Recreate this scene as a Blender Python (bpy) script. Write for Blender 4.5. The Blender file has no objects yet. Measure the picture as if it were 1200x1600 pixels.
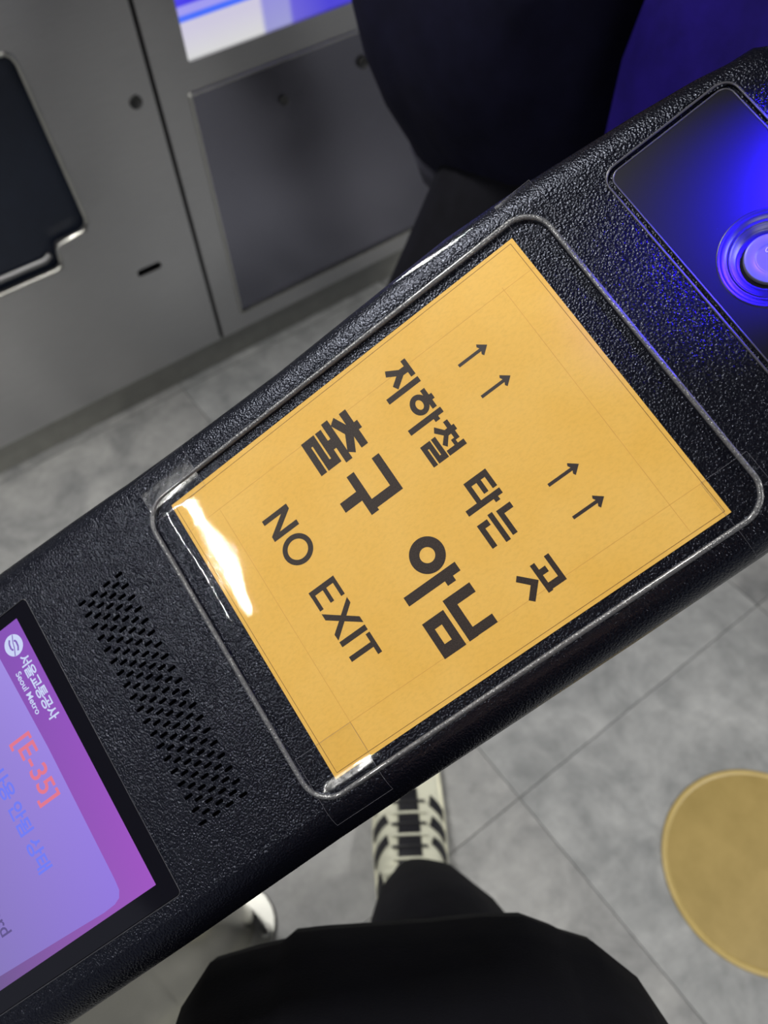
import bpy, bmesh, math, random
from mathutils import Vector, Matrix
from mathutils.geometry import tessellate_polygon
random.seed(7)
C = bpy.context.scene.collection
scn = bpy.context.scene
PI = math.pi

# ------------------------------------------------------------------ camera
CAM_H = 1.38
RIGHT = Vector((0.997258706, -0.051888, 0.0))
# camera looks 35.6 degrees ahead of straight down
fwd_cam = Vector((0.0430, 0.5807, 0.8110)).normalized()      # straight down, in camera axes (x right, y down, z ahead)
Z_c = -fwd_cam
Y_c = (Vector((0, 0, 1)) - fwd_cam * fwd_cam.z).normalized()
X_c = Y_c.cross(Z_c)
def cw(x, y, z):                                             # camera axes -> world axes
    v = Vector((x, y, z)); return Vector((X_c.dot(v), Y_c.dot(v), Z_c.dot(v)))
cam_d = bpy.data.cameras.new('camera'); cam = bpy.data.objects.new('camera', cam_d); C.objects.link(cam)
r_, u_, b_ = cw(1, 0, 0), cw(0, -1, 0), cw(0, 0, -1)
cam.matrix_world = Matrix(((r_.x, u_.x, b_.x, 0), (r_.y, u_.y, b_.y, 0), (r_.z, u_.z, b_.z, CAM_H), (0, 0, 0, 1)))
cam_d.sensor_fit = 'HORIZONTAL'; cam_d.sensor_width = 36; cam_d.lens = 36 * 1261 / 1200
cam_d.clip_start = 0.02; cam_d.clip_end = 50
cam_d.dof.use_dof = True; cam_d.dof.focus_distance = 0.35; cam_d.dof.aperture_fstop = 13.0
scn.camera = cam

# ------------------------------------------------------------------ world, lights, exposure
scn.view_settings.view_transform = 'Standard'; scn.view_settings.look = 'None'
scn.view_settings.gamma = 1; scn.view_settings.use_curve_mapping = False
scn.view_settings.exposure = 0.0
w = bpy.data.worlds.new('station_air'); scn.world = w; w.use_nodes = True
w.node_tree.nodes['Background'].inputs[0].default_value = (0.47, 0.50, 0.60, 1)
w.node_tree.nodes['Background'].inputs[1].default_value = 0.42

def tube_light(x, y, ln, power, rz=0.0, label='', wd=0.09, z=2.7, col=(1.0, 0.98, 0.93)):
    ld = bpy.data.lights.new('tube_light', 'AREA'); ld.shape = 'RECTANGLE'; ld.size = wd; ld.size_y = ln
    ld.energy = power; ld.color = col
    o = bpy.data.objects.new('tube_light', ld); C.objects.link(o); o.location = (x, y, z); o.rotation_euler = (0, 0, rz)
    o['label'] = label; o['category'] = 'light'
    return o
tube_light(-1.71, -0.46, 0.46, 21, 0.10, 'short ceiling tube light above and left of the gates', .03)
tube_light(2.10, -0.50, 1.20, 66, 0.0, 'long ceiling tube light above the right hand passage')
tube_light(-1.00, 1.05, 1.20, 56, 0.57, 'ceiling tube light above the passage between the gates')
tube_light(0.30, -2.5, 1.4, 60, PI / 2, 'long ceiling tube light behind the photographer')

# ------------------------------------------------------------------ helpers
def link(name, me, mat=None, parent=None, mw=None, smooth=None):
    o = bpy.data.objects.new(name, me); C.objects.link(o)
    if mat is not None and not me.materials: me.materials.append(mat)
    if parent is not None:
        o.parent = parent
        if mw is not None: o.matrix_local = parent['_m'] @ mw if False else PM[parent.name].inverted() @ mw
    elif mw is not None: o.matrix_world = mw
    PM[o.name] = mw.copy() if mw is not None else (PM[parent.name].copy() if parent is not None else Matrix.Identity(4))
    if smooth: me.polygons.foreach_set('use_smooth', [True] * len(me.polygons))
    return o
PM = {}
def empty(name, label, cat, mw, group=None, kind=None):
    o = bpy.data.objects.new(name, None); C.objects.link(o); o.matrix_world = mw; o.empty_display_size = .05
    PM[o.name] = mw.copy()
    if label: o['label'] = label
    if cat: o['category'] = cat
    if group: o['group'] = group
    if kind: o['kind'] = kind
    return o
def tag(o, label, cat=None, group=None, kind=None):
    if label: o['label'] = label
    if cat: o['category'] = cat
    if group: o['group'] = group
    if kind: o['kind'] = kind
    return o
class MB:
    def __init__(s): s.v = []; s.f = []; s.sm = []
    def add(s, vs, fs, sm=False):
        n = len(s.v); s.v += [tuple(p) for p in vs]; s.f += [tuple(i + n for i in f) for f in fs]; s.sm += [sm] * len(fs)
    def fill(s, loops, z=0.0, up=True, zf=None):
        pts = [Vector((p[0], p[1], 0)) for L in loops for p in L]
        tris = tessellate_polygon([[Vector((p[0], p[1], 0)) for p in L] for L in loops])
        fs = []
        for t in tris:
            a, b, c = (pts[i] for i in t)
            cr = (b - a).cross(c - a).z
            if abs(cr) < 1e-14: continue
            fs.append(tuple(t) if (cr > 0) == up else tuple(reversed(t)))
        s.add([(p.x, p.y, zf(p.x, p.y) if zf else z) for p in pts], fs)
    def rings(s, rs, closed=True, sm=True, flip=False, cap0=False, cap1=False):
        n = len(rs[0]); vs = [p for r in rs for p in r]; fs = []
        for k in range(len(rs) - 1):
            for i in range(n if closed else n - 1):
                j = (i + 1) % n
                f = (k * n + i, k * n + j, (k + 1) * n + j, (k + 1) * n + i)
                fs.append(tuple(reversed(f)) if flip else f)
        s.add(vs, fs, sm)
        if cap0: s.add(rs[0], [tuple(range(n)) if flip else tuple(reversed(range(n)))])
        if cap1: s.add(rs[-1], [tuple(reversed(range(n))) if flip else tuple(range(n))])
    def box(s, x0, y0, z0, x1, y1, z1):
        vs = [(x0, y0, z0), (x1, y0, z0), (x1, y1, z0), (x0, y1, z0), (x0, y0, z1), (x1, y0, z1), (x1, y1, z1), (x0, y1, z1)]
        s.add(vs, [(3, 2, 1, 0), (4, 5, 6, 7), (0, 1, 5, 4), (1, 2, 6, 5), (2, 3, 7, 6), (3, 0, 4, 7)])
    def tube(s, path, r, n=8, closed=False):
        rs = []; m = len(path); P = [Vector(p) for p in path]
        for i in range(m):
            a = P[i - 1] if (i > 0 or closed) else P[i]; b = P[(i + 1) % m] if (i < m - 1 or closed) else P[i]
            t = (b - a).normalized(); ref = Vector((0, 0, 1)) if abs(t.z) < .9 else Vector((1, 0, 0))
            x = t.cross(ref).normalized(); y = t.cross(x)
            rr = r[i] if isinstance(r, (list, tuple)) else r
            rs.append([P[i] + (x * math.cos(2 * PI * k / n) + y * math.sin(2 * PI * k / n)) * rr for k in range(n)])
        if closed: rs.append(rs[0])
        s.rings(rs, True, True, cap0=not closed, cap1=not closed)
    def mesh(s, name, f=1.0, flipy=False):
        me = bpy.data.meshes.new(name)
        vs = [(x * f, (-y if flipy else y) * f, z * f) for x, y, z in s.v]
        fs = [tuple(reversed(q)) for q in s.f] if flipy else s.f
        me.from_pydata(vs, [], fs); me.polygons.foreach_set('use_smooth', s.sm); me.update()
        return me

def rrect(x0, y0, x1, y1, r, n=8, off=0.0):
    x0 -= off; y0 -= off; x1 += off; y1 += off; r = max(r + off, 1e-4); P = []
    for cx, cy, a0 in ((x1 - r, y1 - r, 0), (x0 + r, y1 - r, 90), (x0 + r, y0 + r, 180), (x1 - r, y0 + r, 270)):
        for k in range(n + 1):
            a = math.radians(a0 + 90 * k / n); P.append((cx + r * math.cos(a), cy + r * math.sin(a)))
    return P
def circ(cx, cy, r, n=48): return [(cx + r * math.cos(2 * PI * k / n), cy + r * math.sin(2 * PI * k / n)) for k in range(n)]
def lin(c):
    return tuple((x / 255 / 12.92) if x / 255 <= .04045 else ((x / 255 + .055) / 1.055) ** 2.4 for x in c)

# ------------------------------------------------------------------ materials
class NT:
    def __init__(s, name):
        s.m = bpy.data.materials.new(name); s.m.use_nodes = True; s.t = s.m.node_tree; s.b = s.t.nodes['Principled BSDF']
        s.out = s.t.nodes['Material Output']; s.tc = s.t.nodes.new('ShaderNodeTexCoord')
    def n(s, ty, **kw):
        nd = s.t.nodes.new(ty)
        for k, v in kw.items(): setattr(nd, k, v)
        return nd
    def l(s, a, b): s.t.links.new(a, b)
    def noise(s, scale, detail=3, rough=.5, vec=None, dist=0):
        nd = s.n('ShaderNodeTexNoise'); nd.inputs['Scale'].default_value = scale; nd.inputs['Detail'].default_value = detail
        nd.inputs['Roughness'].default_value = rough; nd.inputs['Distortion'].default_value = dist
        s.l(vec if vec else s.tc.outputs['Object'], nd.inputs['Vector']); return nd
    def mapping(s, scale, rot=(0, 0, 0)):
        nd = s.n('ShaderNodeMapping'); nd.inputs['Scale'].default_value = scale; nd.inputs['Rotation'].default_value = rot
        s.l(s.tc.outputs['Object'], nd.inputs['Vector']); return nd.outputs[0]
    def ramp(s, fac, stops):
        nd = s.n('ShaderNodeValToRGB'); e = nd.color_ramp.elements
        while len(e) < len(stops): e.new(.5)
        for i, (p, c) in enumerate(stops): e[i].position = p; e[i].color = (*c, 1)
        s.l(fac, nd.inputs[0]); return nd
    def bump(s, h, dist, strength=1.0, prev=None):
        nd = s.n('ShaderNodeBump'); nd.inputs['Distance'].default_value = dist; nd.inputs['Strength'].default_value = strength
        s.l(h, nd.inputs['Height'])
        if prev: s.l(prev.outputs[0], nd.inputs['Normal'])
        return nd
    def set(s, col=None, rough=None, metal=None, spec=None, emit=None, es=None, coat=None):
        b = s.b.inputs
        if col: b['Base Color'].default_value = (*col, 1)
        if rough is not None: b['Roughness'].default_value = rough
        if metal is not None: b['Metallic'].default_value = metal
        if spec is not None: b['Specular IOR Level'].default_value = spec
        if emit: b['Emission Color'].default_value = (*emit, 1); b['Emission Strength'].default_value = es
        if coat is not None: b['Coat Weight'].default_value = coat
        return s

def simple(name, col, rough=.5, metal=0, spec=.5, emit=None, es=0, vary=.08, scale=40):
    a = NT(name).set(col, rough, metal, spec, emit, es)
    nz = a.noise(scale, 4)
    r = a.ramp(nz.outputs[0], [(.3, tuple(c * (1 - vary) for c in col)), (.7, tuple(min(1, c * (1 + vary)) for c in col))])
    a.l(r.outputs[0], a.b.inputs['Base Color']); return a.m

def m_grain():
    a = NT('grained_black_plastic').set((.003, .0032, .006), .24, 0, .40)
    nz = a.noise(820, 3, .55, None, .8)
    vo = a.n('ShaderNodeTexVoronoi'); vo.feature = 'SMOOTH_F1'; vo.inputs['Scale'].default_value = 950; vo.inputs['Smoothness'].default_value = .5
    a.l(a.tc.outputs['Object'], vo.inputs['Vector'])
    mx = a.n('ShaderNodeMath', operation='SUBTRACT'); a.l(nz.outputs[0], mx.inputs[0]); a.l(vo.outputs['Distance'], mx.inputs[1])
    bp = a.bump(mx.outputs[0], .00025, 1.0); a.b.inputs['Specular Tint'].default_value = (.74, .80, 1, 1)
    a.l(bp.outputs[0], a.b.inputs['Normal'])
    r = a.ramp(nz.outputs[0], [(.35, (.28, .28, .28)), (.65, (.17, .17, .17))]); a.l(r.outputs[0], a.b.inputs['Roughness'])
    return a.m
def m_smooth():
    a = NT('smooth_black_plastic').set((.003, .003, .006), .33, 0, .5)
    sp = a.noise(2600, 1, .5); bp = a.bump(sp.outputs[0], .00003, .5); a.l(bp.outputs[0], a.b.inputs['Normal'])
    r = a.ramp(a.noise(500, 6, .8).outputs[0], [(.66, (.003, .003, .006)), (.80, (.10, .10, .12))])
    a.l(r.outputs[0], a.b.inputs['Base Color']); return a.m
def m_paper():
    a = NT('orange_paper').set((.85, .46, .1), .55, 0, .3)
    r = a.ramp(a.noise(22, 5, .55).outputs[0], [(.35, lin((217, 171, 78))), (.7, lin((221, 178, 91)))])
    fib = a.ramp(a.noise(700, 5, .7, a.mapping((1, .5, 1))).outputs[0], [(.25, (.86, .86, .86)), (.55, (1, 1, 1))])
    mx = a.n('ShaderNodeMixRGB', blend_type='MULTIPLY'); mx.inputs[0].default_value = .8
    a.l(r.outputs[0], mx.inputs[1]); a.l(fib.outputs[0], mx.inputs[2]); a.l(mx.outputs[0], a.b.inputs['Base Color'])
    bp = a.bump(a.noise(450, 4, .6).outputs[0], .00012, .5); a.l(bp.outputs[0], a.b.inputs['Normal'])
    return a.m
def m_ink():
    a = NT('black_print').set((.02, .016, .016), .5, 0, .3)
    r = a.ramp(a.noise(1500, 4, .8, a.mapping((1, 2.2, 1), (0, 0, .5))).outputs[0], [(.42, lin((30, 22, 21))), (.75, lin((74, 64, 58)))])
    a.l(r.outputs[0], a.b.inputs['Base Color']); return a.m
def m_film(name='clear_film', rough=.03, amp=.00012, scale=28, tint=1.0, gain=.2, fine=.000006):
    a = NT(name); a.t.nodes.remove(a.b)
    tr = a.n('ShaderNodeBsdfTransparent'); tr.inputs[0].default_value = (tint, tint, tint, 1)
    gl = a.n('ShaderNodeBsdfGlossy'); gl.inputs['Roughness'].default_value = rough; gl.inputs['Color'].default_value = (1, 1, 1, 1)
    lw = a.n('ShaderNodeLayerWeight'); lw.inputs['Blend'].default_value = .5
    pw_ = a.n('ShaderNodeMath', operation='POWER'); a.l(lw.outputs['Facing'], pw_.inputs[0]); pw_.inputs[1].default_value = 5
    fr = a.n('ShaderNodeMath', operation='MULTIPLY_ADD'); a.l(pw_.outputs[0], fr.inputs[0]); fr.inputs[1].default_value = .9; fr.inputs[2].default_value = .045
    mg = a.n('ShaderNodeMath', operation='MULTIPLY'); mg.inputs[1].default_value = gain; a.l(fr.outputs[0], mg.inputs[0])
    bp = a.bump(a.noise(scale, 3, .5).outputs[0], amp, 1.0)
    b2 = a.bump(a.noise(1000, 2, .5).outputs[0], fine, 1.0, bp)
    a.l(b2.outputs[0], gl.inputs['Normal'])
    mx = a.n('ShaderNodeMixShader'); a.l(mg.outputs[0], mx.inputs[0]); a.l(tr.outputs[0], mx.inputs[1]); a.l(gl.outputs[0], mx.inputs[2])
    a.l(mx.outputs[0], a.out.inputs[0]); return a.m
def m_steel(name, col=(.52, .52, .53), rough=.34, brush=(2, 2, 160)):
    a = NT(name).set(col, rough, 1)
    br = a.noise(9, 5, .7, a.mapping(brush))
    r = a.ramp(br.outputs[0], [(.3, tuple(c * .88 for c in col)), (.7, tuple(min(1, c * 1.08) for c in col))]); a.l(r.outputs[0], a.b.inputs['Base Color'])
    r2 = a.ramp(a.noise(5, 4).outputs[0], [(.3, (rough - .05,) * 3), (.7, (rough + .07,) * 3)]); a.l(r2.outputs[0], a.b.inputs['Roughness'])
    bp = a.bump(br.outputs[0], .0004, .25); a.l(bp.outputs[0], a.b.inputs['Normal'])
    return a.m
def m_stone(name, c0, c1, seed=0.0):
    a = NT(name).set(c0, .55, 0, .35)
    mp = a.n('ShaderNodeMapping'); mp.inputs['Location'].default_value = (seed, seed * 1.7, 0); a.l(a.tc.outputs['Object'], mp.inputs['Vector'])
    n1 = a.noise(9, 6, .62, mp.outputs[0], .5)
    r = a.ramp(n1.outputs[0], [(.32, c0), (.66, c1)])
    n2 = a.noise(42, 4, .6, mp.outputs[0])
    r2 = a.ramp(n2.outputs[0], [(.3, (.80, .80, .80)), (.6, (1, 1, 1))])
    mx = a.n('ShaderNodeMixRGB', blend_type='MULTIPLY'); mx.inputs[0].default_value = .8
    a.l(r.outputs[0], mx.inputs[1]); a.l(r2.outputs[0], mx.inputs[2]); a.l(mx.outputs[0], a.b.inputs['Base Color'])
    rr = a.ramp(n1.outputs[0], [(.3, (.38, .38, .38)), (.7, (.6, .6, .6))]); a.l(rr.outputs[0], a.b.inputs['Roughness'])
    bp = a.bump(n2.outputs[0], .0008, .3); a.l(bp.outputs[0], a.b.inputs['Normal'])
    return a.m
def m_fabric(name, col, scale=600, rough=.85):
    a = NT(name).set(col, rough, 0, .12)
    r = a.ramp(a.noise(30, 5, .6).outputs[0], [(.3, tuple(c * .8 for c in col)), (.7, tuple(c * 1.3 for c in col))]); a.l(r.outputs[0], a.b.inputs['Base Color'])
    b1 = a.bump(a.noise(7, 3, .5, a.mapping((1, 1, .35))).outputs[0], .02, .5)
    b2 = a.bump(a.noise(scale, 2).outputs[0], .0006, .4, b1)
    a.l(b2.outputs[0], a.b.inputs['Normal']); return a.m
def m_emit(name, col, es, rough=.12):
    return NT(name).set((.01, .01, .01), rough, 0, .5, col, es).m

GRAIN = m_grain(); SMOOTH = m_smooth(); PAPER = m_paper(); INK = m_ink()
FILM = m_film(); TAPE = m_film('clear_tape', .14, .0003, 60, .99, .3)
DARK = simple('dark_cavity', (.001, .001, .002), .9, 0, .05)
GLASS = NT('black_glass').set((.006, .006, .010), .07, 0, .5).m
STEEL = m_steel('brushed_steel'); STEEL_D = m_steel('dark_brushed_steel', (.30, .30, .31), .4); STEEL_N = m_steel('near_gate_steel', (.66, .65, .58), .14, (2, 2, 60))
NAVY = simple('dark_navy_panel', lin((30, 36, 50)), .35, 0, .4)
RUBBER = simple('black_rubber', (.01, .01, .012), .6)
RIM = simple('pale_rim_metal', (.55, .55, .52), .3, 1)
BUTTON = simple('grey_button_plastic', (.10, .10, .13), .38, 0, .5)
COAT = m_fabric('black_coat_cloth', (.0035, .0035, .006)); TROUS = m_fabric('black_trouser_cloth', (.0045, .0045, .007))
COAT2 = m_fabric('glare_tinted_navy_coat_cloth', (.005, .005, .016)); BAGM = m_fabric('glare_blue_bag_cloth', (.010, .004, .12))  # bag's blue imitates glare; coat tinted bluer to blend with it
SKIN = simple('skin', (.50, .30, .21), .5, 0, .4); HAIR = simple('black_hair', (.01, .009, .008), .45)

BEAD = simple('highlight_bead_gloss', (.05, .05, .06), .3, 0, .7)  # lightened so the edge highlights show
_r = NT('lip_highlight_gloss').set((.09, .092, .10), .26, 0, 1.0); _r.b.inputs['Coat Weight'].default_value = .6
_b = _r.bump(_r.noise(900, 2, .6).outputs[0], .0005, 1.0); _r.l(_b.outputs[0], _r.b.inputs['Normal']); RIMC = _r.m  # pale gloss standing in for the highlight on the tray lip
# ------------------------------------------------------------------ floor
FDIR = Vector((.8415, .540, 0)).normalized(); FN = Vector((-FDIR.y, FDIR.x, 0))
def frame(o, x, y, z): return Matrix(((x.x, y.x, z.x, o.x), (x.y, y.y, z.y, o.y), (x.z, y.z, z.z, o.z), (0, 0, 0, 1)))
ZUP = Vector((0, 0, 1))
fm = frame(Vector((.19, .385, 0)), FDIR, FN, ZUP)
mb = MB(); mb.box(-4.2, -4.2, -.06, 4.2, 4.2, -.004)
floor = link('floor', mb.mesh('floor'), simple('dark_grout', lin((134, 135, 135)), .8), None, fm); tag(floor, 'grey mottled stone tile floor with thin joints', None, None, 'structure')
tiles = [m_stone('grey_stone_a', lin((120, 122, 123)), lin((160, 161, 161)), 0), m_stone('grey_stone_b', lin((118, 119, 120)), lin((158, 158, 157)), 3.1),
         m_stone('grey_stone_c', lin((122, 123, 124)), lin((162, 162, 161)), 7.7)]
T = .60
tmes = []
for k in range(3):
    t_ = MB(); g = .0006; ch = .0008
    t_.rings([[(x, y, z) for x, y in rrect(g + i, g + i, T - g - i, T - g - i, .001, 1)] for z, i in ((-.01, 0), (-ch, 0), (0, ch))], sm=False)
    t_.fill([rrect(g + ch, g + ch, T - g - ch, T - g - ch, .001, 1)], 0)
    me = t_.mesh('tile'); me.materials.append(tiles[k]); tmes.append(me)
for i in range(-5, 5):
    for j in range(-5, 5):
        o = bpy.data.objects.new('tile', tmes[(i * 5 + j * 3) % 3]); C.objects.link(o); o.parent = floor
        o.location = (i * T, j * T, random.uniform(-.0003, .0003))

mb = MB(); mb.box(-4.5, -4.5, 2.80, 4.5, 4.5, 2.86)
ceil = link('ceiling', mb.mesh('ceiling'), simple('dark_ceiling', (.02, .02, .022), .8), None, fm); tag(ceil, 'dark plain station ceiling carrying the tube lights', None, None, 'structure')

# ------------------------------------------------------------------ yellow floor marker
mb = MB(); prof = [(.154, 0), (.154, .002), (.1525, .0035), (.150, .0040), (.1465, .0040), (.1455, .0030), (.1445, .0030)]
mb.rings([[(r * math.cos(2 * PI * k / 96), r * math.sin(2 * PI * k / 96), z) for k in range(96)] for r, z in prof])
mkc = Matrix.Translation((.551, .251, 0))
BR = NT('yellow_marker').set(lin((160, 138, 84)), .42, 0, .4)
r = BR.ramp(BR.noise(14, 5, .65).outputs[0], [(.3, lin((142, 122, 68))), (.7, lin((160, 138, 82)))]); BR.l(r.outputs[0], BR.b.inputs['Base Color'])
mk = link('floor_marker', mb.mesh('floor_marker'), simple('marker_rim', lin((172, 150, 90)), .4), None, mkc)
tag(mk, 'round brass yellow marker disc stuck on the grey floor', 'floor marker')
mb = MB(); mb.fill([circ(0, 0, .1447, 96)], .0030); link('disc_face', mb.mesh('disc_face'), BR.m, mk, mkc)

# ------------------------------------------------------------------ far ticket gate (steel side with screen)
GO = Vector((-.365, 1.473, 0)); GM = frame(GO, FDIR, FN, ZUP)
gate2 = empty('ticket_gate', 'stainless steel ticket gate across the passage with bluish screen', 'ticket gate', GM)
def panel(name, outer, holes, y, th, mat, parent=gate2, mw=GM, bev=.0015):
    """sheet in the gate's side plane: x along, z up; y is depth into the gate"""
    m = MB(); n = len(outer)
    for yy, up in ((y, True), (y + th, False)):
        t_ = MB(); t_.fill([outer] + holes, 0, up)
        m.add([(p[0], yy, p[1]) for p in t_.v], t_.f)
    for L in [outer] + holes:
        m.rings([[(p[0], y, p[1]) for p in L], [(p[0], y + th, p[1]) for p in L]], sm=False, flip=(L is not outer))
    return link(name, m.mesh(name), mat, parent, mw)
def xz(L): return L
cut = [(-.80, .795), (-.80, .412), (-.272, .412), (-.262, .418), (-.260, .426), (-.258, .456), (-.252, .462), (-.203, .465), (-.192, .470), (-.188, .480), (-.186, .492), (-.198, .776), (-.203, .789), (-.212, .795)]
cut = list(reversed(cut))
slot = rrect(-.128, .322, -.073, .338, .0079, 6)
panel('side_panel', [(-1.6, .075), (.009, .075), (.009, 1.02), (-1.6, 1.02)], [cut, slot], 0, .012, STEEL)
panel('end_panel', [(.018, .075), (1.9, .075), (1.9, 1.02), (.018, 1.02)], [rrect(.072, .115, .66, .637, .006, 3), rrect(.089, .687, .70, .985, .004, 2)], 0, .012, STEEL)
mb = MB(); mb.box(-1.6, .03, .0, 1.9, .34, 1.015); mb.box(-1.6, .0125, .075, -.83, .03, 1.015); mb.box(-.83, .0125, .075, -.16, .03, .395)
link('gate_core', mb.mesh('gate_core'), STEEL_D, gate2, GM)
mb = MB(); mb.box(-1.62, -.004, 1.02, 1.92, .36, 1.05); link('top_cover', mb.mesh('top_cover'), STEEL, gate2, GM)
mb = MB(); mb.box(-1.59, .012, .0, 1.89, .03, .075); link('plinth', mb.mesh('plinth'), simple('plinth_paint', lin((140, 140, 134)), .5), gate2, GM)
mb = MB(); mb.tube([(p[0], -.001, p[1]) for p in cut], .0038, 8, True); tag(link('opening_rim', mb.mesh('opening_rim'), RIM, gate2, GM), 'pale rolled rim')
mb = MB(); mb.box(-.80, .0225, .40, -.17, .0295, .80); tag(link('dark_window', mb.mesh('dark_window'), NAVY, gate2, GM), 'dark navy recessed window')
mb = MB(); mb.tube([(-.80, .014, .432), (-.285, .014, .432), (-.272, .014, .440)], .006, 8); link('inner_ledge', mb.mesh('inner_ledge'), STEEL_D, gate2, GM)
mb = MB(); mb.box(-.132, .0125, .318, -.069, .022, .342); link('slot_backing', mb.mesh('slot_backing'), DARK, gate2, GM)
# hatch door with a stepped frame
m_ = MB(); R = lambda o: rrect(.072, .115, .66, .637, .006, 3, o)
m_.rings([[(p[0], y, p[1]) for p in R(o)] for o, y in ((-.0005, -.0005), (-.0025, -.004), (-.0060, -.004), (-.0085, .004))], sm=False, flip=True)
link('hatch_frame', m_.mesh('hatch_frame'), RIM, gate2, GM)
m_ = MB(); m_.fill([R(-.0084)], 0); d_ = MB(); d_.add([(p[0], .004, p[1]) for p in m_.v], [tuple(f) for f in m_.f])
link('hatch_door', d_.mesh('hatch_door'), m_steel('hatch_steel', (.24, .24, .29), .20), gate2, GM)
def lathe(mb, cx, cz, prof, n=24, flip=False):
    mb.rings([[(cx + r * math.cos(2 * PI * k / n), y, cz + r * math.sin(2 * PI * k / n)) for k in range(n)] for r, y in prof], flip=flip, cap1=True)
for (sx, sz, rr) in ((-.027, .655, .012), (.464, .569, .012), (.27, .556, .009)):  # third disc stands in for a dark blurred reflection, not a screw
    mb = MB(); lathe(mb, sx, sz, [(rr, -.0002), (rr, -.002), (rr * .8, -.003), (rr * .75, -.0015), (rr * .1, -.0015)])
    link('screw_and_reflection_disc', mb.mesh('screw_and_reflection_disc'), simple('dark_lock_and_reflection', (.06, .06, .06), .4, .6), gate2, GM)
# lit display
dm = NT('display_glow'); dm.set((.01, .01, .01), .1, 0, .5)
sx = dm.n('ShaderNodeSeparateXYZ'); dm.l(dm.tc.outputs['Object'], sx.inputs[0])
zz = dm.ramp(dm.n('ShaderNodeMapRange').outputs[0], [(0, (1, 1, 1)), (1, (1, 1, 1))])
mr = [n for n in dm.t.nodes if n.type == 'MAP_RANGE'][0]
mr.inputs['From Min'].default_value = .687; mr.inputs['From Max'].default_value = .85; dm.l(sx.outputs['Z'], mr.inputs['Value'])
zz.color_ramp.interpolation = 'LINEAR'
e = zz.color_ramp.elements
LAV = lin((205, 200, 222)); BLU = lin((70, 60, 235)); CY = lin((70, 110, 250)); L2 = lin((160, 155, 240))
for p in range(8): e.new(.5)
st = [(0, lin((215, 215, 215))), (.30, LAV), (.37, LAV), (.385, CY), (.43, CY), (.45, L2), (.52, L2), (.54, BLU), (.58, BLU), (1, L2)]
for i, (p, c) in enumerate(st): e[i].position = p; e[i].color = (*c, 1)
mr2 = dm.n('ShaderNodeMapRange'); mr2.inputs['From Min'].default_value = .2; mr2.inputs['From Max'].default_value = .40; dm.l(sx.outputs['X'], mr2.inputs['Value'])
r2 = dm.ramp(mr2.outputs[0], [(0, (1, 1, 1)), (.25, (1, 1, 1)), (.3, lin((185, 185, 250))), (.55, lin((185, 185, 250))), (.6, lin((130, 120, 250))), (1, lin((90, 80, 250)))])
mx = dm.n('ShaderNodeMixRGB', blend_type='MULTIPLY'); mx.inputs[0].default_value = 1; dm.l(zz.outputs[0], mx.inputs[1]); dm.l(r2.outputs[0], mx.inputs[2])
dm.l(mx.outputs[0], dm.b.inputs['Emission Color']); dm.b.inputs['Emission Strength'].default_value = 1.0
mb = MB(); mb.box(.088, .008, .686, .701, .020, .986); tag(link('display', mb.mesh('display'), dm.m, gate2, GM), 'glowing white and blue screen')
# seam channel
mb = MB(); mb.box(.009, .008, .075, .018, .014, 1.02); link('seam', mb.mesh('seam'), RUBBER, gate2, GM)

# ------------------------------------------------------------------ near ticket gate: reader head + cabinet
DT = Vector((.06457766, .29895852, 1.16089)); 
# reader-head axes: a across (text direction), b along towards the screen end, nrm out of its face
a_ = cw(0.54429694, 0.80535647, -0.23482292); b2_ = cw(-0.7924008, 0.58547138, 0.17124322); n2_ = -cw(0.27539393, 0.09286671, 0.95683539)
DT = cw(0.05588463, -0.11959311, 0.35235259) + Vector((0, 0, CAM_H))
DM = frame(DT, a_, -b2_, n2_)
def dev(u, v, h=0): return DM @ Vector((u / 1000, -v / 1000, h / 1000))
gate1 = empty('ticket_gate', 'nearest ticket gate with grained black reader head and orange notice', 'ticket gate', Matrix.Translation((-.42, .12, 0)))
# outline chains in mm (u across, v along)
L_ = [(470, -37), (300, -33), (254, -30.5), (226, -28.6), (221, -28.2), (216, -27.8), (180, -26), (122, -24), (57, -24.2), (21, -24.2), (-15, -21.5), (-43, -18), (-73, -14), (-100, -9.5), (-114, -6.0)]
R_ = [(-114, 157), (-100, 159.5), (-73, 163.5), (-43, 166.5), (-15, 169), (0, 169.8), (60, 170.4), (120, 170.6), (180, 170.6), (216, 170.8), (221, 170.9), (226, 171), (300, 172.5), (374, 173.4), (470, 174.5)]
def chain(C_):
    out = []
    for (v0, u0), (v1, u1) in zip(C_, C_[1:]):
        k = 3 if abs(v1 - v0) > 12 else 1
        for i in range(k): out.append((u0 + (u1 - u0) * i / k, v0 + (v1 - v0) * i / k))
    out.append((C_[-1][1], C_[-1][0])); return out
tip = []
for k in range(1, 12):                                       # rounded far end
    a = PI * k / 12; c, s = math.cos(a), math.sin(a)
    tip.append((75.5 - 81.5 * math.copysign(abs(c) ** .45, c), -114 - 24 * abs(s) ** .6))
OUT = chain(L_) + tip + chain(R_) + [(150, 486), (-12, 486)]
HT, HL = 1.2, 1.4
def zt(v):
    if v <= 216: return HT
    if v >= 226: return HL
    t = (v - 216) / 10; return HT + (HL - HT) * t ** 1.5
def inset(P, d):
    n = len(P); out = []
    for i in range(n):
        a = Vector(P[i - 1]); b = Vector(P[i]); c = Vector(P[(i + 1) % n])
        e1 = (b - a).normalized(); e2 = (c - b).normalized()
        n1 = Vector((-e1.y, e1.x)); n2 = Vector((-e2.y, e2.x)); m = (n1 + n2).normalized()
        q = b + m * d / max(.5, m.dot(n1)); out.append((q.x, q.y))
    return out
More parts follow.
